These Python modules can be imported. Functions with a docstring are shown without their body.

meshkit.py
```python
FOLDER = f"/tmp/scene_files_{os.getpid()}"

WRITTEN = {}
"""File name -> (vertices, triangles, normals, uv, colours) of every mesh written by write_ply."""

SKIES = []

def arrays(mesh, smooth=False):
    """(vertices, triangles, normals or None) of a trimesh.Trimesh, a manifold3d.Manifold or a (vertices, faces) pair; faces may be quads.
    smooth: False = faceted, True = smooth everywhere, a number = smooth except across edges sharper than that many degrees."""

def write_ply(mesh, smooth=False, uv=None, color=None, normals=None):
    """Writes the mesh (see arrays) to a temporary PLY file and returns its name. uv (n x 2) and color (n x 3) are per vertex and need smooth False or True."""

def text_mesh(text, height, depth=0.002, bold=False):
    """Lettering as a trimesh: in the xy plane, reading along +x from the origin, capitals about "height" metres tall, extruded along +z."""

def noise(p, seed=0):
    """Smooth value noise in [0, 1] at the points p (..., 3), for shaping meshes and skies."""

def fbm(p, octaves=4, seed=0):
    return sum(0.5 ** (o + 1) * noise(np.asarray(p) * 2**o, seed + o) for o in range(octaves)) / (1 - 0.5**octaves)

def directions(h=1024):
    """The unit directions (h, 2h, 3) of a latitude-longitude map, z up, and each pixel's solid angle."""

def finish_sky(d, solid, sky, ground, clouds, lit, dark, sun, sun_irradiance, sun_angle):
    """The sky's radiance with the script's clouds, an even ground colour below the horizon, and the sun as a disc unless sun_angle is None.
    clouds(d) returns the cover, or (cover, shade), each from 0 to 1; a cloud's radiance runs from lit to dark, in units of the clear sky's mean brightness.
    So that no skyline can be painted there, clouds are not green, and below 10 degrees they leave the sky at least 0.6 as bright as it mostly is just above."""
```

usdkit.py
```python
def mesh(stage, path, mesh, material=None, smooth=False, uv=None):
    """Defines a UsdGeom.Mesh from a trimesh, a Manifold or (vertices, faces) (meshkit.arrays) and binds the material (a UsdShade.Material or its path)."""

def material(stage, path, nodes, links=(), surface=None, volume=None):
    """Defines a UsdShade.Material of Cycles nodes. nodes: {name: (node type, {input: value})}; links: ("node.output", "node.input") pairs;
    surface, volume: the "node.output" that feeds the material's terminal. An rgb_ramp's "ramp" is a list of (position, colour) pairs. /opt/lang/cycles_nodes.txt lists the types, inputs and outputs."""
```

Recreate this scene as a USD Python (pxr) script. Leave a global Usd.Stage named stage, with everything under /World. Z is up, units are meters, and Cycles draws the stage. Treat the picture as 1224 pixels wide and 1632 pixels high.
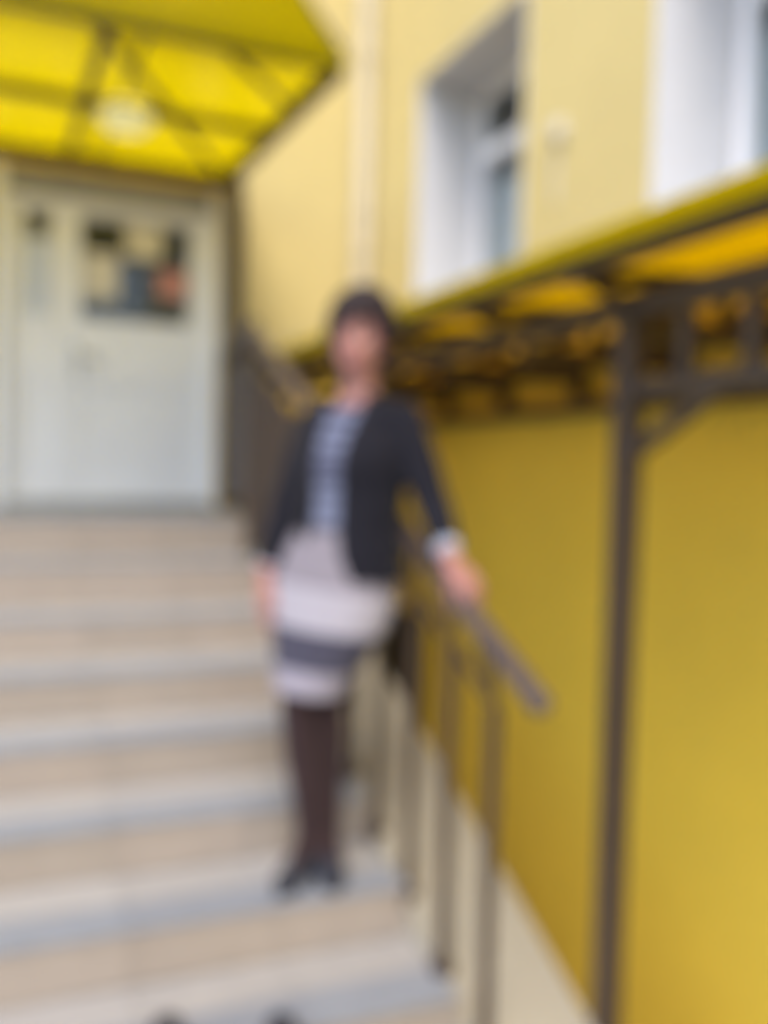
import math, random
import numpy as np, trimesh, usdkit, meshkit
import manifold3d as m3
from manifold3d import Manifold, CrossSection
from pxr import Usd, UsdGeom, UsdLux, UsdShade, Gf, Sdf
random.seed(3); rng = np.random.default_rng(3)

stage = Usd.Stage.CreateInMemory()
UsdGeom.SetStageUpAxis(stage, UsdGeom.Tokens.z)
UsdGeom.SetStageMetersPerUnit(stage, 1.0)
world = UsdGeom.Xform.Define(stage, '/World'); stage.SetDefaultPrim(world.GetPrim())
UsdGeom.Scope.Define(stage, '/World/Looks')

# ------------------------------------------------------------------ camera, sky, sun, exposure
YAW, PITCH, ROLL = 0.3982, 0.0451, 0.0256        # x: towards the window wall, y: up the stairs, z: up; the lens is at the origin
EXPOSURE = 0.95
SUN_EL, SUN_AZ = math.radians(58), math.radians(208)   # azimuth from +y towards +x
fw = np.array([math.sin(YAW) * math.cos(PITCH), math.cos(YAW) * math.cos(PITCH), -math.sin(PITCH)])
rt0 = np.array([math.cos(YAW), -math.sin(YAW), 0.0]); up0 = np.cross(rt0, fw)
rt = math.cos(ROLL) * rt0 + math.sin(ROLL) * up0; up = -math.sin(ROLL) * rt0 + math.cos(ROLL) * up0
cam = UsdGeom.Camera.Define(stage, '/World/camera')
cam.CreateHorizontalApertureAttr(24.0); cam.CreateVerticalApertureAttr(32.0)
cam.CreateFocalLengthAttr(24.0 * 1481.4 / 1224)
cam.CreateClippingRangeAttr(Gf.Vec2f(0.02, 500))
cam.CreateExposureAttr(EXPOSURE)
FSTOP = 2.7
if FSTOP:
    cam.CreateFStopAttr(FSTOP); cam.CreateFocusDistanceAttr(0.30)       # the picture was taken badly out of focus
mat4 = Gf.Matrix4d(*[float(v) for v in (*rt, 0, *up, 0, *(-fw), 0, 0, 0, 0, 1)])
cam.AddTransformOp().Set(mat4)
sd = np.array([math.cos(SUN_EL) * math.sin(SUN_AZ), math.cos(SUN_EL) * math.cos(SUN_AZ), math.sin(SUN_EL)])
sun = UsdLux.DistantLight.Define(stage, '/World/sun')
sun.CreateIntensityAttr(0.14); sun.CreateAngleAttr(30.0); sun.CreateColorAttr(Gf.Vec3f(1.0, 0.985, 0.96)); sun.CreateNormalizeAttr(True)
zx = np.cross([0, 0, 1.0], sd); zx /= np.linalg.norm(zx); zy = np.cross(sd, zx)
sun.AddTransformOp().Set(Gf.Matrix4d(*[float(v) for v in (*zx, 0, *zy, 0, *sd, 0, 0, 0, 0, 1)]))
dome = UsdLux.DomeLight.Define(stage, '/World/sky'); dome.CreateIntensityAttr(1.0)
skymat = usdkit.material(stage, '/World/Looks/sky', {
    's': ('sky_texture', {'sky_type': 'single_scattering', 'sun_disc': False, 'sun_elevation': SUN_EL, 'sun_rotation': SUN_AZ, 'air_density': 1.0, 'aerosol_density': 3.0}),
    'h': ('hsv', {'saturation': 1.05, 'value': 1.0}),
    'b': ('background_shader', {'strength': 0.15})}, [('s.color', 'h.color'), ('h.color', 'b.color')], surface='b.background')
UsdShade.MaterialBindingAPI.Apply(dome.GetPrim()).Bind(skymat)

# ------------------------------------------------------------------ materials
def plain(name, col, rough=0.6, var=0.08, scale=6.0, bump=0.0, bscale=60.0, metal=0.0, spec=0.5, stain=None):
    r, g, b = col
    n = {'tc': ('texture_coordinate', {}), 'n': ('noise_texture', {'scale': scale, 'detail': 5.0, 'roughness': 0.6}),
         'rmp': ('rgb_ramp', {'ramp': [(0.25, tuple(c * (1 - var) for c in col)), (0.75, tuple(min(1, c * (1 + var)) for c in col))]}),
         'p': ('principled_bsdf', {'roughness': rough, 'metallic': metal, 'specular_ior_level': spec})}
    l = [('tc.object', 'n.vector'), ('n.fac', 'rmp.fac'), ('rmp.color', 'p.base_color')]
    if stain:
        n['n3'] = ('noise_texture', {'scale': stain[1], 'detail': 6.0, 'roughness': 0.7})
        n['r3'] = ('rgb_ramp', {'ramp': [(0.45, (0, 0, 0)), (0.72, (1, 1, 1))]})
        n['mx'] = ('mix_color', {'b': stain[0]})
        l = l[:2] + [('tc.object', 'n3.vector'), ('n3.fac', 'r3.fac'), ('r3.color', 'mx.fac'), ('rmp.color', 'mx.a'), ('mx.result', 'p.base_color')]
        # fac takes a float: use the ramp's alpha-free brightness
        n['bw'] = ('rgb_to_bw', {}); n['ml'] = ('math', {'math_type': 'multiply', 'value2': stain[2]})
        l = [x for x in l if x != ('r3.color', 'mx.fac')] + [('r3.color', 'bw.color'), ('bw.val', 'ml.value1'), ('ml.value', 'mx.fac')]
    if bump:
        n['n2'] = ('noise_texture', {'scale': bscale, 'detail': 4.0}); n['bp'] = ('bump', {'strength': bump, 'distance': 0.004})
        l += [('tc.object', 'n2.vector'), ('n2.fac', 'bp.height'), ('bp.normal', 'p.normal')]
    return usdkit.material(stage, '/World/Looks/' + name, n, l, surface='p.BSDF')

M = {}
M['wall'] = plain('wall_paint', (0.550, 0.456, 0.194), 0.85, 0.05, 2.0, 0.5, 120.0, stain=((0.464, 0.378, 0.163), 1.3, 0.35))
M['canopy_glow_wall'] = plain('canopy_glow_wall_paint', (0.80, 0.555, 0.05), 0.85, 0.05, 2.0, 0.5, 120.0, stain=((0.70, 0.50, 0.06), 1.3, 0.35))  # wall paint with the yellow light under the canopy put into its colour
M['white'] = plain('white_plaster', (0.568, 0.576, 0.585), 0.7, 0.03, 3.0, 0.2, 90.0)
M['plastic'] = plain('white_window_plastic', (0.80, 0.80, 0.81), 0.35, 0.02, 2.0)
M['door'] = plain('white_door_paint', (0.86, 0.87, 0.88), 0.4, 0.03, 3.0, 0.1, 40.0)
M['grey'] = plain('grey_header_paint', (0.27,0.27,0.27), 0.5, 0.06, 4.0)
M['metal'] = plain('brown_metal_paint', (0.038, 0.025, 0.018), 0.45, 0.15, 14.0, 0.25, 90.0)
M['rail'] = plain('worn_brown_handrail', (0.070, 0.052, 0.052), 0.38, 0.15, 14.0, 0.15, 90.0)
M['riser'] = [plain('riser_tile_%s' % s, c, 0.55, 0.07, 9.0, 0.15, 70.0, stain=((0.33, 0.28, 0.22), 3.0, 0.35)) for s, c in (('a', (0.293, 0.251, 0.209)), ('b', (0.304, 0.262, 0.220)), ('c', (0.281, 0.243, 0.201)))]
M['tread'] = [plain('tread_tile_%s' % s, c, 0.5, 0.06, 9.0, 0.15, 70.0, stain=((0.40, 0.37, 0.33), 3.0, 0.35)) for s, c in (('a', (0.304, 0.293, 0.281)), ('b', (0.315, 0.304, 0.289)), ('c', (0.296, 0.285, 0.270)))]
M['nosing'] = [plain('nosing_tile_%s' % s, c, 0.5, 0.08, 9.0, 0.2, 120.0) for s, c in (('a', (0.205, 0.222, 0.250)), ('b', (0.213, 0.230, 0.257)), ('c', (0.198, 0.213, 0.240)))]
M['grout'] = plain('grey_grout', (0.33, 0.305, 0.27), 0.9, 0.1, 12.0)
M['concrete'] = plain('beige_render', (0.328, 0.303, 0.238), 0.85, 0.07, 4.0, 0.4, 90.0, stain=((0.38, 0.33, 0.25), 2.5, 0.4))
M['ground'] = plain('paving_concrete', (0.30, 0.29, 0.27), 0.9, 0.12, 1.2, 0.5, 60.0)
M['dark'] = plain('dark_doorway', (0.014, 0.011, 0.009), 0.7, 0.1, 4.0)
M['room'] = plain('room_paint', (0.82, 0.80, 0.77), 0.9, 0.05, 2.0)
M['cloth_white'] = plain('white_curtain', (0.70, 0.70, 0.72), 0.9, 0.05, 3.0)
M['pipe'] = plain('cream_downpipe', (0.58, 0.52, 0.38), 0.45, 0.04, 4.0)
M['steel'] = plain('satin_steel', (0.45, 0.45, 0.44), 0.35, 0.05, 8.0, metal=0.9)
M['paper'] = plain('cream_paper', (0.72, 0.67, 0.52), 0.8, 0.06, 20.0)
M['blue_paper'] = plain('pale_blue_sheet', (0.62, 0.68, 0.80), 0.8, 0.03, 10.0)
M['paper2'] = plain('pale_printed_paper', (0.70, 0.66, 0.56), 0.8, 0.10, 45.0)
M['paper3'] = plain('pink_red_paper', (0.58, 0.27, 0.23), 0.8, 0.10, 30.0)
M['lampshade'] = plain('opal_lamp_glass', (0.84, 0.80, 0.50), 0.25, 0.02, 3.0)
M['box_grey'] = plain('weathered_grey_plastic', (0.56, 0.53, 0.45), 0.6, 0.08, 9.0)
M['lampbase'] = plain('brown_lamp_base', (0.14, 0.10, 0.06), 0.5, 0.1, 6.0)
M['grass'] = M['ground']

def sheet_mat(name, col):
    return usdkit.material(stage, '/World/Looks/' + name, {
        'tc': ('texture_coordinate', {}), 'n': ('noise_texture', {'scale': 2.2, 'detail': 5.0, 'roughness': 0.65}),
        'r': ('rgb_ramp', {'ramp': [(0.3, tuple(c * 0.93 for c in col)), (0.7, col)]}),
        'd': ('diffuse_bsdf', {}), 't': ('translucent_bsdf', {}), 'm': ('mix_closure', {'fac': 0.95}),
        'g': ('glossy_bsdf', {'roughness': 0.18, 'color': (0.9, 0.9, 0.9)}), 'f': ('fresnel', {'IOR': 1.14}), 'm2': ('mix_closure', {})},
        [('tc.object', 'n.vector'), ('n.fac', 'r.fac'), ('r.color', 'd.color'), ('r.color', 't.color'), ('d.BSDF', 'm.closure1'), ('t.BSDF', 'm.closure2'),
         ('m.closure', 'm2.closure1'), ('g.BSDF', 'm2.closure2'), ('f.fac', 'm2.fac')], surface='m2.closure')
M['sheet'] = sheet_mat('yellow_polycarbonate', (0.80, 0.715, 0.002))
M['sheet2'] = sheet_mat('amber_polycarbonate', (0.80, 0.60, 0.003))  # deeper, more orange yellow than the door canopy's sheet

M['lampshade'] = usdkit.material(stage, '/World/Looks/lit_opal_glass', {'p': ('principled_bsdf', {'base_color': (0.84, 0.80, 0.55), 'roughness': 0.25, 'emission_color': (1.0, 0.92, 0.30), 'emission_strength': 0.22})}, [], surface='p.BSDF')
M['pane'] = usdkit.material(stage, '/World/Looks/window_pane', {
    't': ('transparent_bsdf', {'color': (0.86, 0.90, 0.90)}), 'g': ('glossy_bsdf', {'roughness': 0.02, 'color': (0.95, 0.97, 1.0)}),
    'f': ('fresnel', {'IOR': 1.6}), 'ge': ('geometry', {}), 'iv': ('math', {'math_type': 'subtract', 'value1': 1.0}), 'mu': ('math', {'math_type': 'multiply'}), 'm': ('mix_closure', {})}, [('ge.backfacing', 'iv.value2'), ('f.fac', 'mu.value1'), ('iv.value', 'mu.value2'), ('mu.value', 'm.fac'), ('t.BSDF', 'm.closure1'), ('g.BSDF', 'm.closure2')], surface='m.closure')

# ------------------------------------------------------------------ helpers
used = {}
def numbered(name, parent='/World'):
    k = used.get((parent, name), -1) + 1; used[(parent, name)] = k
    return parent + '/' + name + ('' if k == 0 else '_%03d' % k)
def tag(prim, label=None, cat=None, group=None, kind=None):
    p = prim.GetPrim() if hasattr(prim, 'GetPrim') else prim
    for k, v in (('label', label), ('category', cat), ('group', group), ('kind', kind)):
        if v: p.SetCustomDataByKey(k, v)
    return p
def thing(name, label, cat, loc=(0, 0, 0), rotz=0.0, group=None, kind=None):
    x = UsdGeom.Xform.Define(stage, numbered(name)); x.AddTranslateOp().Set(Gf.Vec3d(*map(float, loc)))
    if rotz: x.AddRotateZOp().Set(float(rotz))
    x._loc = loc
    tag(x, label, cat, group, kind)
    return x
def obj(name, mesh, m, parent=None, smooth=False, label=None):
    pp = '/World' if parent is None else str(parent.GetPath())
    o = usdkit.mesh(stage, numbered(name, pp), mesh, m, smooth)
    if label: tag(o, label)
    return o
def bx(x0, x1, y0, y1, z0, z1, b=0.0):
    """A box; b chamfers its edges."""
    c = np.array([(x0 + x1) / 2, (y0 + y1) / 2, (z0 + z1) / 2]); s = np.array([abs(x1 - x0), abs(y1 - y0), abs(z1 - z0)])
    if not b:
        t = trimesh.creation.box(s); t.apply_translation(c); return t
    h = s / 2; b = min(b, h.min() * 0.9); pts = []
    for sx in (-1, 1):
        for sy in (-1, 1):
            for sz in (-1, 1):
                q = np.array([sx, sy, sz]) * h
                for k in range(3):
                    d = np.array([sx, sy, sz]) * b; d[k] = 0; pts.append(q - d)
    t = trimesh.convex.convex_hull(np.array(pts)); t.apply_translation(c); return t
def cat(*ms): return trimesh.util.concatenate([m for m in ms])
def bar(p, q, w, h=None, upv=(0, 0, 1.0)):
    """A rectangular bar from p to q, w across, h tall, with small chamfers."""
    p, q = np.array(p, float), np.array(q, float); h = h or w
    d = q - p; L = np.linalg.norm(d); d /= L
    u = np.array(upv, float)
    if abs(u @ d) > 0.95: u = np.array([0, 1.0, 0])
    x = np.cross(u, d); x /= np.linalg.norm(x); u = np.cross(d, x)
    t = bx(-w / 2, w / 2, -h / 2, h / 2, 0, L, min(w, h) * 0.08)
    T = np.eye(4); T[:3, 0], T[:3, 1], T[:3, 2], T[:3, 3] = x, u, d, p
    t.apply_transform(T); return t
def tube(pts, r, n=14, cap=True):
    """A round tube along a polyline; r may be a list."""
    pts = np.array(pts, float); rs = np.broadcast_to(np.asarray(r, float), (len(pts),))
    V, F = [], []
    tang = np.gradient(pts, axis=0); tang /= np.linalg.norm(tang, axis=1)[:, None]
    ref = np.array([0, 0, 1.0]) if abs(tang[0][2]) < 0.9 else np.array([1.0, 0, 0])
    for i, (p, t) in enumerate(zip(pts, tang)):
        a = ref - (ref @ t) * t; a /= np.linalg.norm(a); ref = a; b = np.cross(t, a)
        for k in range(n):
            w = 2 * math.pi * k / n; V.append(p + rs[i] * (math.cos(w) * a + math.sin(w) * b))
    for i in range(len(pts) - 1):
        for k in range(n):
            a, b_, c, d = i * n + k, i * n + (k + 1) % n, (i + 1) * n + (k + 1) % n, (i + 1) * n + k
            F += [(a, b_, c), (a, c, d)]
    if cap:
        for i, rev in ((0, True), (len(pts) - 1, False)):
            V.append(pts[i]); c = len(V) - 1
            for k in range(n):
                a, b_ = i * n + k, i * n + (k + 1) % n
                F.append((c, b_, a) if rev else (c, a, b_))
    return trimesh.Trimesh(np.array(V), np.array(F), process=False)
def prism(poly, axis, a, b):
    """Extrudes a polygon (2-d points) along an axis from a to b: axis x takes (y, z), y takes (x, z)."""
    from shapely.geometry import Polygon
    t = trimesh.creation.extrude_polygon(poly if hasattr(poly, 'exterior') else Polygon(poly), b - a, engine='earcut')
    v = t.vertices.copy(); w = v[:, 2] + a
    t.vertices = np.column_stack([w, v[:, 0], v[:, 1]]) if axis == 'x' else np.column_stack([v[:, 0], w, v[:, 1]]) if axis == 'y' else np.column_stack([v[:, 0], v[:, 1], w])
    t.fix_normals(); return t
def tri(man):
    m = man.to_mesh(); return trimesh.Trimesh(m.vert_properties[:, :3], m.tri_verts, process=False)
def man(t):
    if t.volume < 0: t.invert()
    return Manifold(m3.Mesh(np.asarray(t.vertices, np.float32), np.asarray(t.faces, np.uint32)))
def ball(p, r, n=20): return Manifold.sphere(r, n).translate([float(x) for x in p])
def chain(pts, rs, n=20):
    out = Manifold()
    for i in range(len(pts) - 1):
        out = out + Manifold.batch_hull([ball(pts[i], rs[i], n), ball(pts[i + 1], rs[i + 1], n)])
    return out
def soften(t, edge, it=12):
    m = man(t).refine_to_length(edge); t = tri(m); t.merge_vertices(); trimesh.smoothing.filter_taubin(t, iterations=it); return t

# ------------------------------------------------------------------ ground and stairs
T, R = 0.3362, 0.15                      # going and rise of one step
Y0 = 4.4394                              # nosing of the landing
NZ = [-0.25, -0.43, -0.608] + [-0.3079 - R * i for i in range(3, 9)]     # level of every tread, top to bottom
NY = [Y0 - T * i for i in range(9)]
GROUND = NZ[8] - 0.15
YW, XW = 5.6, 2.2                        # the wall with the door, the wall with the windows
XL, XE = -1.25, 1.13                     # the steps run from XL to XE
slope = R / T
def cheek_z(y): return -0.3079 - (Y0 - y) * slope - 0.05

g = bx(-60, 1.0, -60, 60, GROUND - 0.3, GROUND)
obj('ground', prism([(-80, -80), (1.2, -80), (1.2, 80), (-80, 80)], 'z', GROUND - 0.3, GROUND), M['ground'])
tag(stage.GetPrimAtPath('/World/ground'), 'grey paved ground at the foot of the stairs', None, None, 'structure')
obj('ground', prism([(1.2, -80), (80, -80), (80, -0.6), (1.2, -0.6)], 'z', GROUND - 0.3, GROUND), M['ground'])
tag(stage.GetPrimAtPath('/World/ground_001'), 'grey paved ground in front of the window wall', None, None, 'structure')

stairs = thing('stairs', 'wide tiled stairs of beige risers and blue-grey nosings up to the white door', 'stairs', kind='structure')
# core of the stairs, a few millimetres inside the tiles
prof = [(NY[8] + 0.012, GROUND)]
for i in range(8, -1, -1):
    prof.append((NY[i] + 0.014, NZ[i] - 0.014))
    if i: prof.append((NY[i - 1] + 0.014, NZ[i] - 0.014))
prof += [(YW, NZ[0] - 0.014), (YW, GROUND)]
obj('stair_core', prism(prof, 'x', XL, XE - 0.004), M['grout'], stairs)
tw = (XE - XL) / 6
for i in range(9):
    zb = GROUND if i == 8 else NZ[i + 1]
    for k in range(6):
        a, b = XL + k * tw + 0.0012, XL + (k + 1) * tw - 0.0012
        jz = rng.normal(0, 0.0006, 3); pick = lambda key: M[key][int(rng.integers(3))]
        obj('riser_tile', bx(a, b, NY[i] + jz[0], NY[i] + 0.014, zb + 0.001, NZ[i] - 0.013, 0.0015), pick('riser'), stairs)
        obj('nosing_tile', bx(a, b, NY[i] - 0.005, NY[i] + 0.155, NZ[i] - 0.012, NZ[i] + jz[1], 0.003), pick('nosing'), stairs)
        if i:
            obj('tread_tile', bx(a, b, NY[i] + 0.158, NY[i - 1] + jz[0] - 0.001, NZ[i] - 0.012, NZ[i] + jz[2], 0.0015), pick('tread'), stairs)
        else:
            for j in range(3):
                y1 = NY[0] + 0.158 + j * 0.334
                obj('landing_tile', bx(a, b, y1, min(y1 + 0.331, YW - 0.002), NZ[0] - 0.012, NZ[0] + rng.normal(0, 0.0006), 0.0015), pick('nosing'), stairs)
# sloping flank of the stairs beside the basement well
XC = 1.467
cheek = thing('stair_flank', 'sloping beige rendered flank wall at the right-hand end of the steps', 'low wall')
yb = 1.2
pc = [(yb, GROUND - 1.0), (yb, cheek_z(yb)), (NY[0], cheek_z(NY[0])), (NY[0] + 0.12, NZ[0] - 0.004), (YW, NZ[0] - 0.004), (YW, GROUND - 1.0)]
obj('flank', prism(pc, 'x', XE, XC), M['concrete'], cheek)

# the basement well behind it
WELL = -2.75
well = obj('well_floor', bx(XC, XW, -0.6, YW, WELL - 0.2, WELL), M['concrete']); tag(well, 'concrete floor of the basement well below the window wall', None, None, 'structure')
w2 = thing('well_retaining_wall', 'rendered retaining wall at the near end of the basement well', 'wall')
obj('wall', bx(1.2, XW, -0.75, -0.601, WELL, GROUND - 0.002), M['concrete'], w2)
obj('coping', bx(1.2, XW, -0.77, -0.58, GROUND, GROUND + 0.12, 0.01), M['concrete'], w2)

# ------------------------------------------------------------------ building
bld = thing('yellow_building', 'pale yellow rendered building with deep white window reveals and a white door', 'building')
from shapely.geometry import Polygon, box as sbox
TOP = 5.2; TH = 0.42
WIN = [(3.705, 4.862, 0.72, 2.195), (1.62, 2.805, 0.72, 2.195)]
BAS = (4.58, 5.42, WELL, -0.80)
wallp = sbox(-4.0, WELL - 0.1, YW, TOP)
for a, b, c, d in WIN + [BAS]: wallp = wallp.difference(sbox(a, c, b, d))
GLOW_Z = 0.585  # below this height the wall colour carries the canopy's yellow light
obj('wall', prism(wallp.intersection(sbox(-9, GLOW_Z + 0.001, 9, 9)), 'x', XW, XW + TH), M['wall'], bld)
obj('canopy_glow_wall', prism(wallp.intersection(sbox(-9, -9, 9, GLOW_Z)), 'x', XW - 0.003, XW + TH), M['canopy_glow_wall'], bld)
DX0, DX1, DTOP = -0.02, 1.245, 1.70
wp = sbox(-3.5, NZ[0] - 0.0, XW + TH, TOP).difference(sbox(DX0, NZ[0] - 1, DX1, DTOP)).difference(sbox(DX1 - 0.01, -9, XW + TH + 1, GLOW_Z + 0.001))
obj('wall', prism(wp, 'y', YW, YW + 0.3), M['wall'], bld)
obj('canopy_glow_wall', bx(DX1, XW - 0.004, YW - 0.003, YW + 0.3, NZ[0], GLOW_Z), M['canopy_glow_wall'], bld)  # same canopy light painted into the wall right of the door
obj('basement_wall', bx(XE, XW - 0.004, YW, YW + 0.3, WELL, NZ[0] - 0.002), M['canopy_glow_wall'], bld)
for a, b, c, d in WIN:
    w = obj('window', cat(), M['white'], bld) if False else None
    root = UsdGeom.Xform.Define(stage, numbered('window', str(bld.GetPath())))
    e = 0.012
    x0, x1 = XW - 0.004, XW + 0.36
    obj('reveal', cat(bx(x0, x1, b - e, b + 0.001, c, d, 0.003), bx(x0, x1, a - 0.001, a + e, c, d, 0.003), bx(x0, x1, a + e + .001, b - e - .001, d - e, d + 0.001, 0.003)), M['white'], root)
    obj('sill', bx(XW - 0.05, x1, a + e + 0.001, b - e - 0.001, c - 0.001, c + 0.03, 0.006), M['plastic'], root)
    fa, fb, fc, fd = a + e + 0.001, b - e - 0.001, c + 0.032, d - e - 0.001
    s = 0.07
    tz = 1.80
    obj('frame', cat(bx(x1, x1 + 0.07, fa, fa + s, fc, fd, 0.005), bx(x1, x1 + 0.07, fb - s, fb, fc, fd, 0.005), bx(x1, x1 + 0.07, fa + s, fb - s, fd - s, fd, 0.005),
                     bx(x1, x1 + 0.07, fa + s, fb - s, fc, fc + s, 0.005)), M['plastic'], root)
    obj('transom', bx(x1 - 0.005, x1 + 0.065, fa + s + .001, fb - s - .001, tz - 0.045, tz + 0.045, 0.006), M['plastic'], root)
    obj('mullion', bx(x1 - 0.002, x1 + 0.06, (fa + fb) / 2 - 0.04, (fa + fb) / 2 + 0.04, fc + s + .001, tz - 0.046, 0.006), M['plastic'], root)
    obj('pane', bx(x1 + 0.03, x1 + 0.036, fa + s, fb - s, tz + 0.046, fd - s), M['pane'], root)
    obj('pane', bx(x1 + 0.03, x1 + 0.036, fa + s, (fa + fb) / 2 - 0.041, fc + s, tz - 0.046), M['pane'], root)
    obj('pane', bx(x1 + 0.03, x1 + 0.036, (fa + fb) / 2 + 0.041, fb - s, fc + s, tz - 0.046), M['pane'], root)
    xr = XW + TH
    obj('room', cat(bx(xr + 2.5, xr + 2.6, a - 0.4, b + 0.4, c - 0.5, d + 0.5), bx(xr + .001, xr + 2.499, a - 0.5, a - 0.4, c - 0.5, d + 0.5), bx(xr + .001, xr + 2.499, b + 0.4, b + 0.5, c - 0.5, d + 0.5),
                    bx(xr + .001, xr + 2.499, a - 0.399, b + 0.399, d + 0.4, d + 0.5), bx(xr + .001, xr + 2.499, a - 0.399, b + 0.399, c - 0.5, c - 0.4)), M['room'], root)
for n, (a, b, c, d) in enumerate(WIN):
    # a pleated white curtain across the lower panes
    ys = np.linspace(a + 0.03, b - 0.03, 90); xs = XW + TH + 0.06 + 0.018 * np.sin(ys * 60)
    z0, z1 = c + 0.06, 1.68
    v = np.concatenate([np.column_stack([xs, ys, np.full_like(ys, z0)]), np.column_stack([xs + 0.004 * np.sin(ys * 31), ys, np.full_like(ys, z1)])])
    F = [(i, i + 1, i + 91) for i in range(89)] + [(i, i + 91, i + 90) for i in range(89)]
    front = trimesh.Trimesh(v, np.array(F), process=False)
    back = trimesh.Trimesh(v + [0.003, 0, 0], np.array(F)[:, ::-1], process=False)
    cu = obj('curtain', cat(front, back), M['cloth_white'], None, smooth=True)
    tag(cu, ['white pleated half curtain behind the lower panes of the middle window', 'white pleated half curtain inside the window at the right edge'][n], 'curtain')
# the dark basement doorway low in the window wall
bd = UsdGeom.Xform.Define(stage, numbered('basement_door', str(bld.GetPath())))
tag(bd, 'dark basement doorway low in the yellow wall behind the railing')
a, b, c, d = BAS
obj('frame', cat(bx(XW + 0.1, XW + 0.2, a + .001, a + 0.06, c, d - .001, .004), bx(XW + 0.1, XW + 0.2, b - 0.06, b - .001, c, d - .001, .004), bx(XW + 0.1, XW + 0.2, a + 0.061, b - 0.061, d - 0.06, d - .001, .004)), M['metal'], bd)
obj('leaf', bx(XW + 0.13, XW + 0.18, a + 0.062, b - 0.062, c + 0.01, d - 0.062, .004), M['dark'], bd)

# the white entrance door
dr = UsdGeom.Xform.Define(stage, numbered('entrance_door', str(bld.GetPath())))
tag(dr, 'white metal door of a narrow and a wide glazed leaf under a grey header')
Z0, LT = NZ[0], 1.44
yd = YW + 0.05
obj('frame', cat(bx(DX0 + .001, DX0 + 0.07, YW - 0.012, YW + 0.14, Z0, DTOP - .001, .005), bx(DX1 - 0.05, DX1 - .001, YW - 0.012, YW + 0.14, Z0, DTOP - .001, .005),
                 bx(DX0 + 0.071, DX1 - 0.051, YW + 0.02, YW + 0.14, LT + 0.006, LT + 0.05, .005)), M['door'], dr)
obj('header_panel', bx(DX0 + 0.071, DX1 - 0.051, YW + 0.005, YW + 0.1, LT + 0.051, DTOP - .001, .004), M['grey'], dr)
obj('threshold', bx(DX0 + 0.071, DX1 - 0.051, YW - 0.03, YW + 0.14, Z0 + .001, Z0 + 0.03, .006), M['steel'], dr)
def leaf(x0, x1, px0, px1, pz0, pz1, panel):
    p = sbox(x0, Z0 + 0.035, x1, LT).difference(sbox(px0, pz0, px1, pz1)).difference(sbox(*panel))
    lf = obj('leaf', prism(p, 'y', yd, yd + 0.05), M['door'], dr)
    i = 0.001
    obj('pane', bx(px0 + i, px1 - i, yd + 0.022, yd + 0.028, pz0 + i, pz1 - i), M['pane'], lf)
    bd_ = 0.022
    obj('glazing_bead', cat(bx(px0 - bd_, px0, yd - 0.008, yd - .0005, pz0 - bd_, pz1 + bd_, .003), bx(px1, px1 + bd_, yd - 0.008, yd - .0005, pz0 - bd_, pz1 + bd_, .003),
                        bx(px0 + .0005, px1 - .0005, yd - 0.008, yd - .0005, pz0 - bd_, pz0, .003), bx(px0 + .0005, px1 - .0005, yd - 0.008, yd - .0005, pz1, pz1 + bd_, .003)), M['door'], lf)
    obj('lower_panel', bx(panel[0] + i, panel[2] - i, yd + 0.012, yd + 0.04, panel[1] + i, panel[3] - i, .006), M['door'], lf)
    return lf
leaf(DX0 + 0.074, 0.338, 0.155, 0.285, 0.83, 1.41, (0.14, Z0 + 0.12, 0.295, 0.45))
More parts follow.
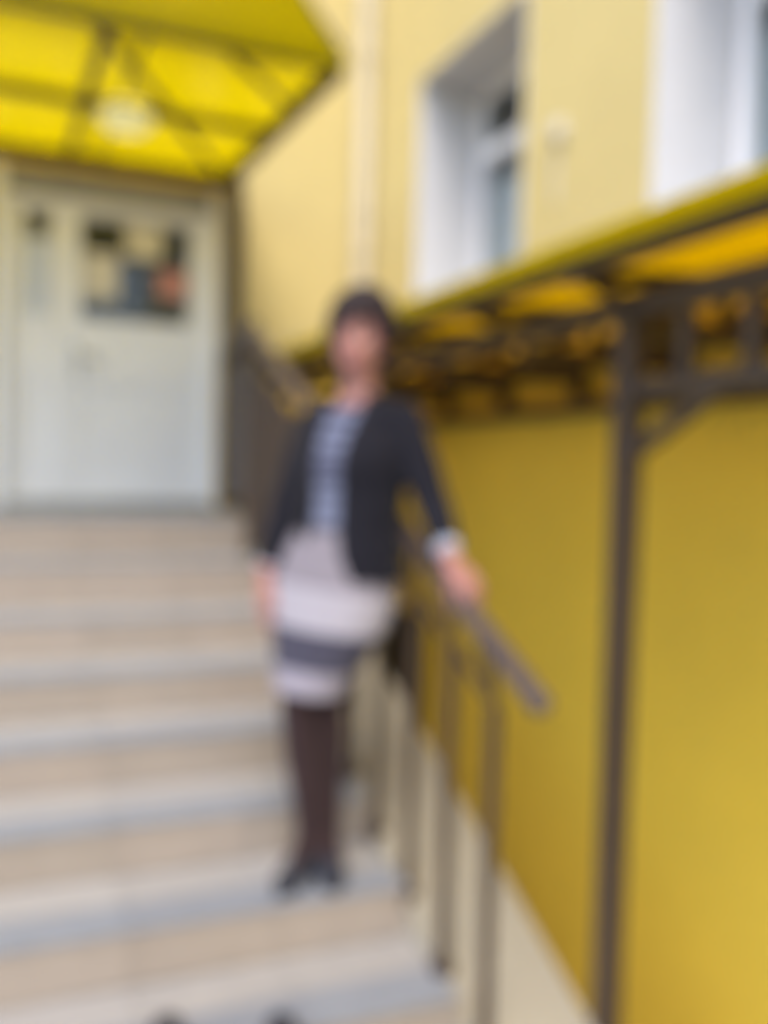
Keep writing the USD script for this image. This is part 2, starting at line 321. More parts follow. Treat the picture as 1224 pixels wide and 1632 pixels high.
wl = leaf(0.342, DX1 - 0.054, 0.45, 1.075, 0.83, 1.41, (0.45, Z0 + 0.12, 1.10, 0.45))
obj('handle', cat(bx(0.415, 0.455, yd - 0.012, yd - .0005, 0.47, 0.68, .004), tube([(0.435, yd - 0.01, 0.60), (0.435, yd - 0.055, 0.60), (0.45, yd - 0.06, 0.60), (0.56, yd - 0.06, 0.598)], 0.010, 10)), M['steel'], wl)
obj('hall', cat(bx(-0.4, 1.7, YW + 1.0, YW + 1.1, Z0, 2.2), bx(-0.5, -0.401, YW + .301, YW + 1.0, Z0, 2.2), bx(1.701, 1.8, YW + .301, YW + 1.0, Z0, 2.2), bx(-0.4, 1.7, YW + .301, YW + 0.999, 2.1, 2.2), bx(-0.4, 1.7, YW + .145, YW + 0.999, Z0 - 0.1, Z0)), M['white'], dr)
# notices behind the glass of the wide leaf
yn = yd + 0.018
for x0, x1, z0, z1, mt, lab in ((0.70, 0.915, 1.205, 1.40, 'paper', 'cream notice at the top middle of the door glass'),
                                (0.462, 0.665, 0.955, 1.215, 'paper2', 'pale upright printed notice at the left of the door glass'),
                                (0.895, 1.06, 0.995, 1.145, 'paper3', 'small pink-red notice at the right of the door glass')):
    t = bx(x0, x1, yn, yn + 0.002, z0, z1)
    o = obj('notice', t, M[mt]); tag(o, lab, 'notice')

o = obj('blind', bx(0.16, 0.28, yn, yn + 0.002, 0.835, 1.27), M['blue_paper']); tag(o, 'pale blue sheet behind the narrow glass of the white door', 'blind')
# ------------------------------------------------------------------ downpipe, wall fitting, lamp
dp = thing('downpipe', 'cream rain downpipe in the corner of the yellow walls', 'downpipe', (XW - 0.07, YW - 0.08, 0))
obj('pipe', tube([(0, 0, z) for z in np.linspace(0.75, TOP - 0.1, 5)], 0.055, 20), M['pipe'], dp, smooth=50)
for z in (1.35, 2.55, 3.7):
    obj('bracket', cat(tube([(0.06 * math.cos(w), 0.06 * math.sin(w), z) for w in np.linspace(0, 2 * math.pi, 18)], 0.008, 6), bx(0.05, 0.069, -0.012, 0.012, z - 0.012, z + 0.012)), M['pipe'], dp)
    obj('collar', tube([(0, 0, z + 0.25), (0, 0, z + 0.33)], 0.061, 20), M['pipe'], dp, smooth=50)
sn = thing('wall_box', 'small grey-white junction box with a short conduit on the pier between the windows', 'junction box', (XW, 3.40, 1.45))
obj('box', bx(-0.035, -0.001, -0.035, 0.035, -0.04, 0.035, .006), M['box_grey'], sn)
obj('lid', bx(-0.042, -0.0355, -0.032, 0.032, -0.036, 0.032, .003), M['box_grey'], sn)
obj('conduit', tube([(-0.012, 0.02, -0.045), (-0.012, 0.02, -0.30)], 0.008, 10), M['box_grey'], sn)
lp = thing('ceiling_lamp', 'round opal lamp on a brown base hanging under the yellow canopy', 'lamp', (0.565, 4.58, 1.66))
obj('base', tube([(0, 0, 0.028), (0, 0, 0.0), (0, 0, -0.02)], [0.045, 0.05, 0.05], 28), M['lampbase'], lp, smooth=40)
gs = trimesh.creation.icosphere(3, 1.0); gs.vertices = gs.vertices * [0.125, 0.125, 0.075] + [0, 0, -0.035]
obj('globe', gs, M['lampshade'], lp, smooth=True)
obj('rim', tube([(0.13 * math.cos(w), 0.13 * math.sin(w), -0.03) for w in np.linspace(0, 2 * math.pi, 30)], 0.010, 8), M['lampbase'], lp, smooth=True)

# ------------------------------------------------------------------ canopy over the door
dc = thing('door_canopy', 'bright yellow arched canopy on brown metal trusses above the white door', 'canopy')
CX, CW, CH = 0.15, 1.15, 0.42
YF, YB = 3.60, YW - 0.02
def fz(y): return 1.63 + (y - YF) / (YB - YF) * 0.075
ysplit = np.linspace(YF, YB, 3); xsplit = np.linspace(CX - CW, CX + CW, 4)
for a, b in zip(ysplit[:-1], ysplit[1:]):
    for c, d in zip(xsplit[:-1], xsplit[1:]):
        obj('roof_sheet', cat(prism([(a + 0.002, fz(a) + 0.030), (b - 0.002, fz(b) + 0.030), (b - 0.002, fz(b) + 0.038), (a + 0.002, fz(a) + 0.038)], 'x', c + 0.002, d - 0.002)), M['sheet'], dc)
for x in xsplit[1:-1]: obj('glazing_bar', bar((x, YF + 0.03, fz(YF) + 0.022), (x, YB - 0.02, fz(YB) + 0.022), 0.022, 0.012), M['metal'], dc)
def fascia(x0, x1, x2, x3, h): return [(x0, fz(YF) - 0.02), (x3, fz(YF) - 0.02), (x2, fz(YF) + h), (x1, fz(YF) + h)]
obj('front_panel', prism(fascia(CX - CW, CX - CW + 0.42, CX + CW - 0.42, CX + CW, 0.52), 'y', YF - 0.020, YF - 0.008), M['sheet'], dc)
us = np.linspace(-1, 1, 41)
bw = 0.035
for y in ysplit:
    yy = y + (0.03 if y == YF else -0.03 if y == YB else 0)
    obj('cross_bar', bar((CX - CW, yy, fz(yy)), (CX + CW, yy, fz(yy)), bw, 0.045), M['metal'], dc)
for x in (CX - CW + 0.02, CX + 0.23, CX + CW - 0.02):
    obj('long_bar', bar((x, YF + 0.05, fz(YF) - 0.002), (x, YB - 0.05, fz(YB) - 0.002), 0.04 if abs(x - CX) < 1 else 0.055, 0.05 if abs(x - CX) < 1 else 0.07), M['metal'], dc)
obj('diagonal_bar', bar((0.33, YF + 0.06, fz(YF) - 0.004), (CX + CW - 0.06, YB - 0.06, fz(YB) - 0.004), 0.03, 0.03), M['metal'], dc)
obj('diagonal_bar', bar((CX + CW - 0.06, YF + 0.5, fz(YF) - 0.03), (0.85, YF + 0.06, fz(YF) - 0.03), 0.025, 0.025), M['metal'], dc)
for x0, x1 in ((CX + CW - 0.02, CX + CW - 0.43), (CX - CW + 0.02, CX - CW + 0.43)):
    obj('panel_bar', bar((x0, YF + 0.012, fz(YF) + 0.045), (x1, YF + 0.012, fz(YF) + 0.50), 0.03), M['metal'], dc)
obj('panel_bar', bar((CX - CW + 0.44, YF + 0.012, fz(YF) + 0.49), (CX + CW - 0.44, YF + 0.012, fz(YF) + 0.49), 0.03), M['metal'], dc)
obj('wall_strip', bx(CX - CW, CX + CW, YB - 0.012, YB - 0.003, fz(YB) - 0.045, fz(YB) + 0.02, .003), M['sheet'], dc)
obj('wall_strip', bx(CX - CW, CX + CW, YW - 0.019, YW - 0.001, fz(YB) - 0.075, fz(YB) + 0.028, .003), M['canopy_glow_wall'], dc, label='yellow painted strip on the wall above the door')
post = obj('post', bar((1.31, YW - 0.12, NZ[0]), (1.31, YW - 0.12, fz(YB) - 0.03), 0.08, 0.08), M['metal'], dc)

# ------------------------------------------------------------------ canopy over the basement well
wc = thing('well_canopy', 'long low yellow lean-to canopy on dark brown trusses along the window wall', 'canopy')
XF, XBk = 1.30, XW - 0.02
ZF, ZB = 0.545, 0.60
YN, YE = 0.35, 5.20
def rz(x): return ZF + (x - XF) / (XBk - XF) * (ZB - ZF)
seams = np.linspace(YN, YE, 6)
for a, b in zip(seams[:-1], seams[1:]):
    obj('roof_sheet', prism([(XF, ZF), (XBk, ZB), (XBk, ZB + 0.010), (XF, ZF + 0.010)], 'y', a + 0.002, b - 0.002), M['sheet2'], wc)
obj('edge_strip', bx(XF - 0.014, XF - 0.001, YN, YE, ZF - 0.02, ZF + 0.03, .003), M['sheet'], wc)
XP, YP = 1.50, 1.966
def chord(x, z, w=0.04, h=0.04, name='chord'): return obj(name, bar((x, YN, z), (x, YE, z), w, h), M['metal'], wc)
chord(XF + 0.04, rz(XF) - 0.028, 0.04, 0.045)
chord(XP, 0.43, 0.048, 0.06, 'front_beam')
chord(XP + 0.32, rz(1.82) - 0.03, 0.035, 0.04)
chord(XW - 0.06, 0.455, 0.05, 0.06, 'ledger'); chord(XW - 0.06, 0.265, 0.05, 0.05, 'ledger')
for y in (1.2, YP, 2.55, 3.13, 3.71, 4.29, 4.87):
    obj('rafter', bar((XF + 0.01, y, rz(XF) - 0.055), (XBk - 0.05, y, rz(XBk) - 0.055), 0.04, 0.04), M['metal'], wc)
    obj('cross_beam', bar((XP + 0.033, y, 0.38), (XW - 0.09, y, 0.38), 0.045, 0.05), M['metal'], wc)
    obj('strut', bar((XP + 0.001, y, 0.43), (XF + 0.05, y, rz(XF) - 0.05), 0.03), M['metal'], wc)
    obj('strut', bar((1.80, y, 0.42), (1.80, y, rz(1.8) - 0.05), 0.03), M['metal'], wc)
    obj('strut', bar((1.80, y, 0.42), (2.10, y, rz(2.1) - 0.06), 0.025), M['metal'], wc)
for y in (1.2, YP, 2.55, 3.13, 3.71, 4.29, 4.87):
    obj('ledger_strut', bar((XW - 0.06, y, 0.292), (XW - 0.06, y, 0.424), 0.06, 0.045, (1, 0, 0)), M['metal'], wc)
obj('post', bar((XP, YP, WELL), (XP, YP, 0.392), 0.062, 0.062), M['metal'], wc)
obj('base_plate', bx(XP - 0.03, XP + 0.08, YP - 0.07, YP + 0.07, WELL + .001, WELL + 0.012), M['metal'], wc)
LC = 0.222
obj('lower_chord', bar((XP, YP - 0.0315, LC), (XP, YN, LC), 0.04, 0.045), M['metal'], wc)
obj('brace', bar((XP, YP - 0.022, 0.055), (XP, YP - 0.365, LC + 0.004), 0.034, 0.034, (1, 0, 0)), M['metal'], wc)
for yy in (YP - 0.21, YP - 0.42, YP - 0.85, YP - 1.28):
    obj('strut', bar((XP, yy, LC + 0.0225), (XP, yy, 0.392), 0.035), M['metal'], wc)

# ------------------------------------------------------------------ railing of the stairs and landing
rl = thing('stair_railing', 'dark brown metal stair railing of square balusters along the sloping flank', 'railing')
XR = 1.135; HR = 0.986
def line_z(y): return -0.3079 - (Y0 - y) * slope
ye = 1.767; yt = Y0 - 0.06
hp = [(XR, y, line_z(y) + HR - 0.0) for y in np.linspace(ye, yt, 24)]
obj('handrail', tube(hp + [(XR + 0.005, yt + 0.05, line_z(yt) + HR + 0.012), (XR + 0.01, yt + 0.10, line_z(yt) + HR + 0.012)], 0.0255, 18), M['rail'], rl, smooth=40)
obj('end_cap', tri(ball((XR, ye, line_z(ye) + HR), 0.0275, 24)), M['rail'], rl, smooth=True)
LOW = 0.14
by = [1.968 + 0.24 * k for k in range(11)]
obj('lower_rail', bar((XR, by[0] - 0.012, line_z(by[0]) + HR - LOW - 0.005), (XR, yt, line_z(yt) + HR - LOW), 0.02, 0.014), M['metal'], rl)
for k, y in enumerate(by):
    zb = (cheek_z(y) if XR > XE else 0) - 0.01
    obj('baluster', bar((XR, y, zb), (XR, y, line_z(y) + HR - LOW - 0.008), 0.028, 0.028), M['metal'], rl)
    obj('foot', bx(XR - 0.028, XR + 0.028, y - 0.028, y + 0.028, zb - 0.03, zb + 0.035, .006), M['metal'], rl)
    # scroll between the two rails
    c = np.array([XR, y + 0.05, line_z(y + 0.05) + HR - 0.075])
    obj('scroll', tube([c + [0, 0.045 * math.cos(w) * (1 - w / 14), 0.045 * math.sin(w) * (1 - w / 14) + 0.02 * math.cos(w)] for w in np.linspace(0, 7.2, 30)], 0.006, 6), M['metal'], rl)
    obj('spacer', bar((XR, y + 0.01, line_z(y + .01) + HR - LOW), (XR, y + 0.01, line_z(y + .01) + HR - 0.02), 0.014), M['metal'], rl)
for y in np.arange(3.70, 4.36, 0.055):
    if min(abs(y - q) for q in by) > 0.03:
        obj('baluster', bar((XR, y, cheek_z(y) + 0.09), (XR, y, line_z(y) + HR - LOW - 0.008), 0.018, 0.018), M['metal'], rl)
ln = thing('landing_railing', 'dark brown scrollwork railing along the edge of the landing beside the door', 'railing')
XN = 1.245; zt = 0.66
A, B = np.array([1.16, Y0 + 0.03, 0]), np.array([XN, YW - 0.2, 0])
def lerp(k, z): p = A + (B - A) * k; return (p[0], p[1], z)
obj('newel', bar(lerp(0, NZ[0]), lerp(0, zt + 0.03), 0.06), M['metal'], ln)
obj('newel', bar(lerp(1, NZ[0]), lerp(1, zt + 0.03), 0.045), M['metal'], ln)
obj('top_rail', tube([lerp(k, zt + 0.03) for k in np.linspace(-0.01, 1.01, 6)], 0.024, 14), M['rail'], ln, smooth=40)
obj('bottom_rail', bar(lerp(0.02, NZ[0] + 0.09), lerp(0.98, NZ[0] + 0.09), 0.02, 0.03), M['metal'], ln)
obj('middle_rail', bar(lerp(0.02, zt - 0.14), lerp(0.98, zt - 0.14), 0.02, 0.022), M['metal'], ln)
for k in np.linspace(0.05, 0.95, 17):
    obj('baluster', bar(lerp(k, NZ[0] + 0.104), lerp(k, zt - 0.152), 0.026), M['metal'], ln)
for k in np.linspace(0.10, 0.90, 6):
    c = np.array(lerp(k, zt - 0.06)); d = (B - A) / np.linalg.norm(B - A)
    obj('scroll', tube([c + 0.055 * (1 - w / 16) * (math.cos(w) * d + math.sin(w) * np.array([0, 0, 1.0])) for w in np.linspace(0, 9, 34)], 0.011, 6), M['metal'], ln)
for k in np.linspace(0.08, 0.92, 8):
    c = np.array(lerp(k, NZ[0] + 0.40)); d = (B - A) / np.linalg.norm(B - A)
    obj('scroll', tube([c + 0.075 * (1 - w / 16) * (math.cos(w) * d + math.sin(w) * np.array([0, 0, 1.0])) + np.array([0, 0, 0.02 * w]) for w in np.linspace(0, 9, 34)], 0.011, 6), M['metal'], ln)
# ------------------------------------------------------------------ the woman on the stairs
M['skin'] = usdkit.material(stage, '/World/Looks/skin', {
    'tc': ('texture_coordinate', {}), 'n': ('noise_texture', {'scale': 14.0, 'detail': 4.0}),
    'r': ('rgb_ramp', {'ramp': [(0.3, (0.33, 0.150, 0.125)), (0.7, (0.375, 0.185, 0.155))]}),
    'n2': ('noise_texture', {'scale': 260.0, 'detail': 3.0}), 'bp': ('bump', {'strength': 0.15, 'distance': 0.001}),
    'p': ('principled_bsdf', {'roughness': 0.5, 'subsurface_weight': 0.15, 'subsurface_scale': 0.01})},
    [('tc.object', 'n.vector'), ('n.fac', 'r.fac'), ('r.color', 'p.base_color'), ('tc.object', 'n2.vector'), ('n2.fac', 'bp.height'), ('bp.normal', 'p.normal')], surface='p.BSDF')
def cloth(name, col, var=0.12, scale=30.0, weave=420.0, strength=0.35):
    return usdkit.material(stage, '/World/Looks/' + name, {
        'tc': ('texture_coordinate', {}), 'n': ('noise_texture', {'scale': scale, 'detail': 5.0}),
        'r': ('rgb_ramp', {'ramp': [(0.25, tuple(c * (1 - var) for c in col)), (0.75, tuple(c * (1 + var) for c in col))]}),
        'v': ('noise_texture', {'scale': weave, 'detail': 2.0}), 'w': ('noise_texture', {'scale': 9.0, 'detail': 3.0}),
        'bp': ('bump', {'strength': strength, 'distance': 0.0015}), 'b2': ('bump', {'strength': 0.25, 'distance': 0.02}),
        'p': ('principled_bsdf', {'roughness': 0.85, 'sheen_weight': 0.04, 'specular_ior_level': 0.25})},
        [('tc.object', 'n.vector'), ('n.fac', 'r.fac'), ('r.color', 'p.base_color'), ('tc.object', 'v.vector'), ('v.fac', 'bp.height'),
         ('tc.object', 'w.vector'), ('w.fac', 'b2.height'), ('b2.normal', 'bp.normal'), ('bp.normal', 'p.normal')], surface='p.BSDF')
M['blazer'] = cloth('navy_black_blazer', (0.005, 0.005, 0.010))
M['skirt_top'] = cloth('mauve_grey_knit', (0.223, 0.202, 0.230), 0.10, 40.0)
M['skirt_light'] = cloth('pale_lilac_knit', (0.360, 0.342, 0.382), 0.06, 40.0)
M['skirt_dark'] = cloth('dark_lace_band', (0.055, 0.053, 0.078), 0.45, 60.0)
M['skirt_hem'] = cloth('pale_hem', (0.302, 0.281, 0.331), 0.06, 40.0)
M['tights'] = cloth('dark_tights', (0.030, 0.016, 0.017), 0.25, 12.0, 600.0, 0.1)
M['shoe'] = plain('dark_blue_grey_leather', (0.016, 0.018, 0.027), 0.55, 0.2, 14.0, 0.2, 120.0)
M['cuff'] = cloth('pale_blue_cuff', (0.40, 0.44, 0.53), 0.05)
M['belt'] = cloth('dark_grey_belt', (0.10, 0.10, 0.13), 0.1)
M['lips'] = plain('lips', (0.42, 0.13, 0.13), 0.4, 0.05)
M['eye'] = plain('eye_white', (0.75, 0.73, 0.70), 0.2, 0.02)
M['iris'] = plain('dark_iris', (0.03, 0.02, 0.015), 0.15, 0.1)
M['hair'] = usdkit.material(stage, '/World/Looks/dark_hair', {
    'tc': ('texture_coordinate', {}), 'mp': ('mapping', {'scale': (220.0, 220.0, 14.0)}), 'n': ('noise_texture', {'scale': 1.0, 'detail': 4.0}),
    'r': ('rgb_ramp', {'ramp': [(0.3, (0.010, 0.006, 0.007)), (0.7, (0.030, 0.018, 0.019))]}), 'bp': ('bump', {'strength': 0.4, 'distance': 0.002}),
    'p': ('principled_bsdf', {'roughness': 0.5, 'specular_ior_level': 0.22})},
    [('tc.object', 'mp.vector'), ('mp.vector', 'n.vector'), ('n.fac', 'r.fac'), ('r.color', 'p.base_color'), ('n.fac', 'bp.height'), ('bp.normal', 'p.normal')], surface='p.BSDF')
stripes = [(0.0, (0.10, 0.11, 0.19)), (0.10, (0.10, 0.11, 0.19)), (0.13, (0.66, 0.71, 0.84)), (1.0, (0.66, 0.71, 0.84))]
M['blouse'] = usdkit.material(stage, '/World/Looks/striped_blouse', {
    'tc': ('texture_coordinate', {}), 'x': ('separate_xyz', {}), 'm': ('math', {'math_type': 'multiply', 'value2': 24.0}), 'fr': ('math', {'math_type': 'fraction'}),
    'big': ('map_range', {'from_min': 1.08, 'from_max': 1.40, 'to_min': 0.14, 'to_max': 0.58, 'clamp': True}), 'ad': ('math', {'math_type': 'less_than'}),
    'c': ('mix_color', {'a': (0.17, 0.19, 0.275), 'b': (0.045, 0.048, 0.085)}),
    'g': ('math', {'math_type': 'compare', 'value2': 1.205, 'value3': 0.04}), 'g2': ('math', {'math_type': 'multiply', 'value2': 0.55}), 'c2': ('mix_color', {'b': (0.05, 0.052, 0.09)}),
    'v': ('noise_texture', {'scale': 380.0}), 'bp': ('bump', {'strength': 0.3, 'distance': 0.0015}), 'p': ('principled_bsdf', {'roughness': 0.8, 'specular_ior_level': 0.3})},
    [('tc.object', 'x.vector'), ('x.z', 'm.value1'), ('m.value', 'fr.value1'), ('x.z', 'big.value'), ('fr.value', 'ad.value1'), ('big.result', 'ad.value2'), ('ad.value', 'c.fac'),
     ('x.z', 'g.value1'), ('g.value', 'g2.value1'), ('g2.value', 'c2.fac'), ('c.result', 'c2.a'), ('c2.result', 'p.base_color'),
     ('tc.object', 'v.vector'), ('v.fac', 'bp.height'), ('bp.normal', 'p.normal')], surface='p.BSDF')

ROOT = np.array([0.89, 2.60, NZ[6]])
cdir = np.array([-0.3239, -0.9461]); rdir = np.array([0.9461, -0.3239])
pw = thing('person', 'woman in dark blazer, striped blouse and banded skirt, standing with one hand on the railing', 'person', ROOT, math.degrees(math.atan2(rdir[1], rdir[0])))
def P(s, o, z): return np.array([s, -o, z], float)          # s: to her left as seen, o: towards the lens, z: up
th = math.radians(27); LAT = np.array([math.cos(th), math.sin(th)]); FRO = np.array([-math.sin(th), math.cos(th)])
def ring(c, z, a, b, n=48, e=2.3, tilt=0.0):
    w = np.linspace(0, 2 * np.pi, n, endpoint=False)
    ca, sa = np.cos(w), np.sin(w)
    x = a * np.sign(ca) * np.abs(ca) ** (2 / e); y = b * np.sign(sa) * np.abs(sa) ** (2 / e)
    so = np.array(c)[None] + x[:, None] * LAT + y[:, None] * FRO
    zz = z + tilt * so[:, 0]
    return np.column_stack([so[:, 0], -so[:, 1], zz if np.ndim(zz) else np.full(n, z)])
def loft(rings, sub=6):
    """A closed surface through the rings, with smooth steps between them."""
    from scipy.interpolate import PchipInterpolator
    Rr = np.array(rings); k = np.arange(len(Rr)); f = PchipInterpolator(k, Rr.reshape(len(Rr), -1))
    tt = np.linspace(0, len(Rr) - 1, (len(Rr) - 1) * sub + 1)
    Q = f(tt).reshape(len(tt), -1, 3); n = Q.shape[1]; V = Q.reshape(-1, 3).tolist(); F = []
    for i in range(len(Q) - 1):
        for j in range(n):
            a, b, c, d = i * n + j, i * n + (j + 1) % n, (i + 1) * n + (j + 1) % n, (i + 1) * n + j
            F += [(a, b, c), (a, c, d)]
    for i, rev in ((0, True), (len(Q) - 1, False)):
        V.append(Q[i].mean(0)); m = len(V) - 1
        for j in range(n):
            a, b = i * n + j, i * n + (j + 1) % n
            F.append((m, b, a) if rev else (m, a, b))
    t = trimesh.Trimesh(np.array(V), np.array(F), process=False)
    if t.volume < 0: t.invert()
    return t
BODY = [((0.045, 0), 0.84, 0.168, 0.110), ((0.055, 0), 0.90, 0.165, 0.112), ((0.072, 0), 1.02, 0.132, 0.095), ((0.085, 0), 1.12, 0.135, 0.100), ((0.095, 0.005), 1.22, 0.148, 0.118), ((0.103, 0), 1.30, 0.152, 0.100),
        ((0.107, -0.01), 1.355, 0.135, 0.075), ((0.107, -0.012), 1.39, 0.085, 0.060), ((0.106, -0.012), 1.415, 0.058, 0.055)]
def torso(grow, lo, hi, extra=None):
    rows = [r for r in BODY if lo - 1e-6 <= r[1] <= hi + 1e-6]
    return [ring(c, z, a + grow, b + grow) for c, z, a, b in rows]
def hand(w, u, t, dorsal, curl, spread=0.10, thumb=(0.75, 0.55, -0.35), lead=0.0, side=0.0, size=0.95):
    """A hand from the wrist w along u; t points to the thumb's side, dorsal out of the back of the hand."""
    u = np.array(u, float); u /= np.linalg.norm(u); t = np.array(t, float); t -= (t @ u) * u; t /= np.linalg.norm(t)
    d = np.cross(u, t); d *= np.sign(d @ np.array(dorsal)) or 1
    s = size; w = np.array(w, float)
    kn = [w + s * (0.083 * u + 0.030 * t), w + s * (0.088 * u + 0.010 * t), w + s * (0.084 * u - 0.010 * t), w + s * (0.075 * u - 0.029 * t)]
    H = Manifold.batch_hull([ball(w + 0.014 * t, 0.017 * s), ball(w - 0.014 * t, 0.016 * s)] + [ball(k, 0.0105 * s) for k in kn] + [ball(w + s * (0.035 * u + 0.024 * t - 0.004 * d), 0.013 * s)])
    for k, (seg, kb) in enumerate(zip(((0.043, 0.026, 0.020), (0.047, 0.029, 0.021), (0.044, 0.027, 0.020), (0.034, 0.021, 0.018)), kn)):
        f = u + (1.5 - k) * spread * t + side * t; f /= np.linalg.norm(f)
        p = kb; ang = 0; pts = [kb]
        for L, cu in zip(seg, curl[k] if np.ndim(curl[0]) else curl):
            ang += cu; p = p + s * L * (math.cos(ang) * f - math.sin(ang) * d); pts.append(p)
        H = H + chain(pts, [0.0098 * s, 0.0088 * s, 0.008 * s, 0.0068 * s], 14)
    b = w + s * (0.030 * u + 0.026 * t - 0.006 * d); td = thumb[0] * u + thumb[1] * t + thumb[2] * d; td /= np.linalg.norm(td)
    t2 = td + 0.35 * u - 0.15 * d; t2 /= np.linalg.norm(t2)
    H = H + chain([b, b + s * 0.040 * td, b + s * (0.040 * td + 0.030 * t2), b + s * (0.040 * td + 0.052 * t2)], [0.0135 * s, 0.0105 * s, 0.0095 * s, 0.008 * s], 14)
    return H
# joints
shL, elL, wrL = P(0.235, 0.065, 1.345), P(0.318, 0.135, 1.115), P(0.352, 0.262, 0.958)
shR, elR, wrR = P(-0.022, -0.068, 1.335), P(-0.100, -0.075, 1.095), P(-0.160, -0.015, 0.905)
hipL, knL, anL = P(0.120, 0.02, 0.85), P(0.030, 0.005, 0.50), P(0.046, -0.03, 0.115)
hipR, knR, anR = P(-0.030, -0.02, 0.85), P(-0.048, 0.045, 0.50), P(-0.012, 0.02, 0.115)
toeL, toeR = P(0.058, 0.105, 0.028), P(-0.070, 0.135, 0.028)
def mixp(a, b, k): return a + (b - a) * k
def leg(hip, kn, an, toe, g=0.0):
    back = P(0, -0.018, 0)
    return chain([hip, mixp(hip, kn, 0.5), kn, mixp(kn, an, 0.32) + back, mixp(kn, an, 0.68) + back * 0.5, an], [0.082 + g, 0.068 + g, 0.051 + g, 0.051 + g, 0.037 + g, 0.031 + g], 28)
rail_d = np.array([0, T, R]) / math.hypot(T, R)
def to_local(v): return np.array([v[0] * rdir[0] + v[1] * rdir[1], -(v[0] * cdir[0] + v[1] * cdir[1]), v[2]])
rd = to_local(rail_d)                                     # up the rail, in her frame
rp = to_local(np.array([XR, 2.17, line_z(2.17) + HR]) - ROOT)
out = to_local(np.array([1.0, 0, 0])); upn = np.cross(rd, out); upn *= np.sign(upn[2])
wrL = rp + 0.072 * upn + 0.060 * rd - 0.012 * out
hl_u = -rd * 0.80 + out * 0.42 - upn * 0.38
handL = hand(wrL, hl_u, -out, upn, [(0.55, 0.75, 0.55), (0.55, 0.8, 0.6), (0.6, 0.8, 0.6), (0.6, 0.8, 0.6)], 0.08, (0.7, 0.35, -0.75), size=0.93)
handR = hand(wrR, P(-0.10, 0.10, -1.0), P(0.15, 1.0, 0.05), P(-1, 0.1, 0), [(0.18, 0.3, 0.2), (0.25, 0.35, 0.25), (0.3, 0.4, 0.3), (0.35, 0.45, 0.3)], 0.06, (0.85, 0.25, -0.35), size=1.02)

# head
ph = math.radians(20); hl = np.array([math.cos(ph), -math.sin(ph), 0.0]); hf = np.array([-math.sin(ph), -math.cos(ph), 0.0]); hu = np.array([0.05, 0.0, 1.0])
HC = P(0.106, 0.010, 1.580)
Hm = np.column_stack([hl, hf, hu])
ic = trimesh.creation.icosphere(5, 1.0); v = ic.vertices.copy()
x, y, z = v.T
def bump(px, pz, sx, sz, front=True): return np.exp(-((x - px) / sx) ** 2 - ((z - pz) / sz) ** 2) * (np.clip(y, 0, 1) if front else 1)
rad = np.column_stack([x * 0.073, y * 0.094, z * 0.118])
low = np.clip(-z, 0, 1)
rad[:, 0] *= 1 - 0.30 * low ** 1.6
rad[:, 1] *= 1 - 0.12 * low ** 1.5 * (y > 0) - 0.42 * low ** 1.3 * (y < 0)
push = 0.021 * bump(0, -0.20, 0.16, 0.13) + 0.011 * bump(0, 0.0, 0.11, 0.22) - 0.012 * (bump(0.40, 0.04, 0.17, 0.13) + bump(-0.40, 0.04, 0.17, 0.13)) \
    + 0.006 * (bump(0.42, 0.24, 0.25, 0.09) + bump(-0.42, 0.24, 0.25, 0.09)) + 0.006 * (bump(0.5, -0.25, 0.22, 0.2) + bump(-0.5, -0.25, 0.22, 0.2)) \
    + 0.006 * bump(0, -0.46, 0.26, 0.06) + 0.006 * bump(0, -0.58, 0.24, 0.06) - 0.004 * bump(0, -0.52, 0.30, 0.025) + 0.011 * bump(0, -0.88, 0.35, 0.15)
rad[:, 1] += push
head = trimesh.Trimesh(HC + rad @ Hm.T, ic.faces, process=False)
def HP(a, b, c): return HC + Hm @ np.array([a, b, c])
ears = Manifold()
for sx in (-1, 1):
    ears = ears + Manifold.batch_hull([ball(HP(sx * 0.073, -0.012, 0.022), 0.008), ball(HP(sx * 0.080, -0.018, 0.012), 0.012), ball(HP(sx * 0.074, -0.008, -0.026), 0.008)])
neck = chain([HP(0, -0.022, -0.075), P(0.107, -0.018, 1.43), P(0.107, -0.015, 1.385)], [0.050, 0.050, 0.062], 28)
bodym = man(loft(torso(0, 0.8, 1.5))) + neck
for sh, el, wr in ((shL, elL, wrL), (shR, elR, wrR)):
    bodym = bodym + chain([sh, mixp(sh, el, 0.5), el, mixp(el, wr, 0.35), wr], [0.046, 0.041, 0.034, 0.032, 0.021], 22)
for h in ((hipL, knL, anL, toeL), (hipR, knR, anR, toeR)):
    bodym = bodym + leg(*h) + Manifold.batch_hull([ball(h[2] + P(0, -0.01, -0.05), 0.028), ball(h[2], 0.031), ball(mixp(h[2] + P(0, 0, -0.05), h[3], 0.85), 0.020), ball(h[3], 0.018)])
core = soften(tri(bodym), 0.018, 10)
hands = Manifold()
full = man(core) + man(head) + ears
for h in (handL, handR): full = full + man(soften(tri(h), 0.004, 8))
obj('body', tri(full), M['skin'], pw, smooth=60)
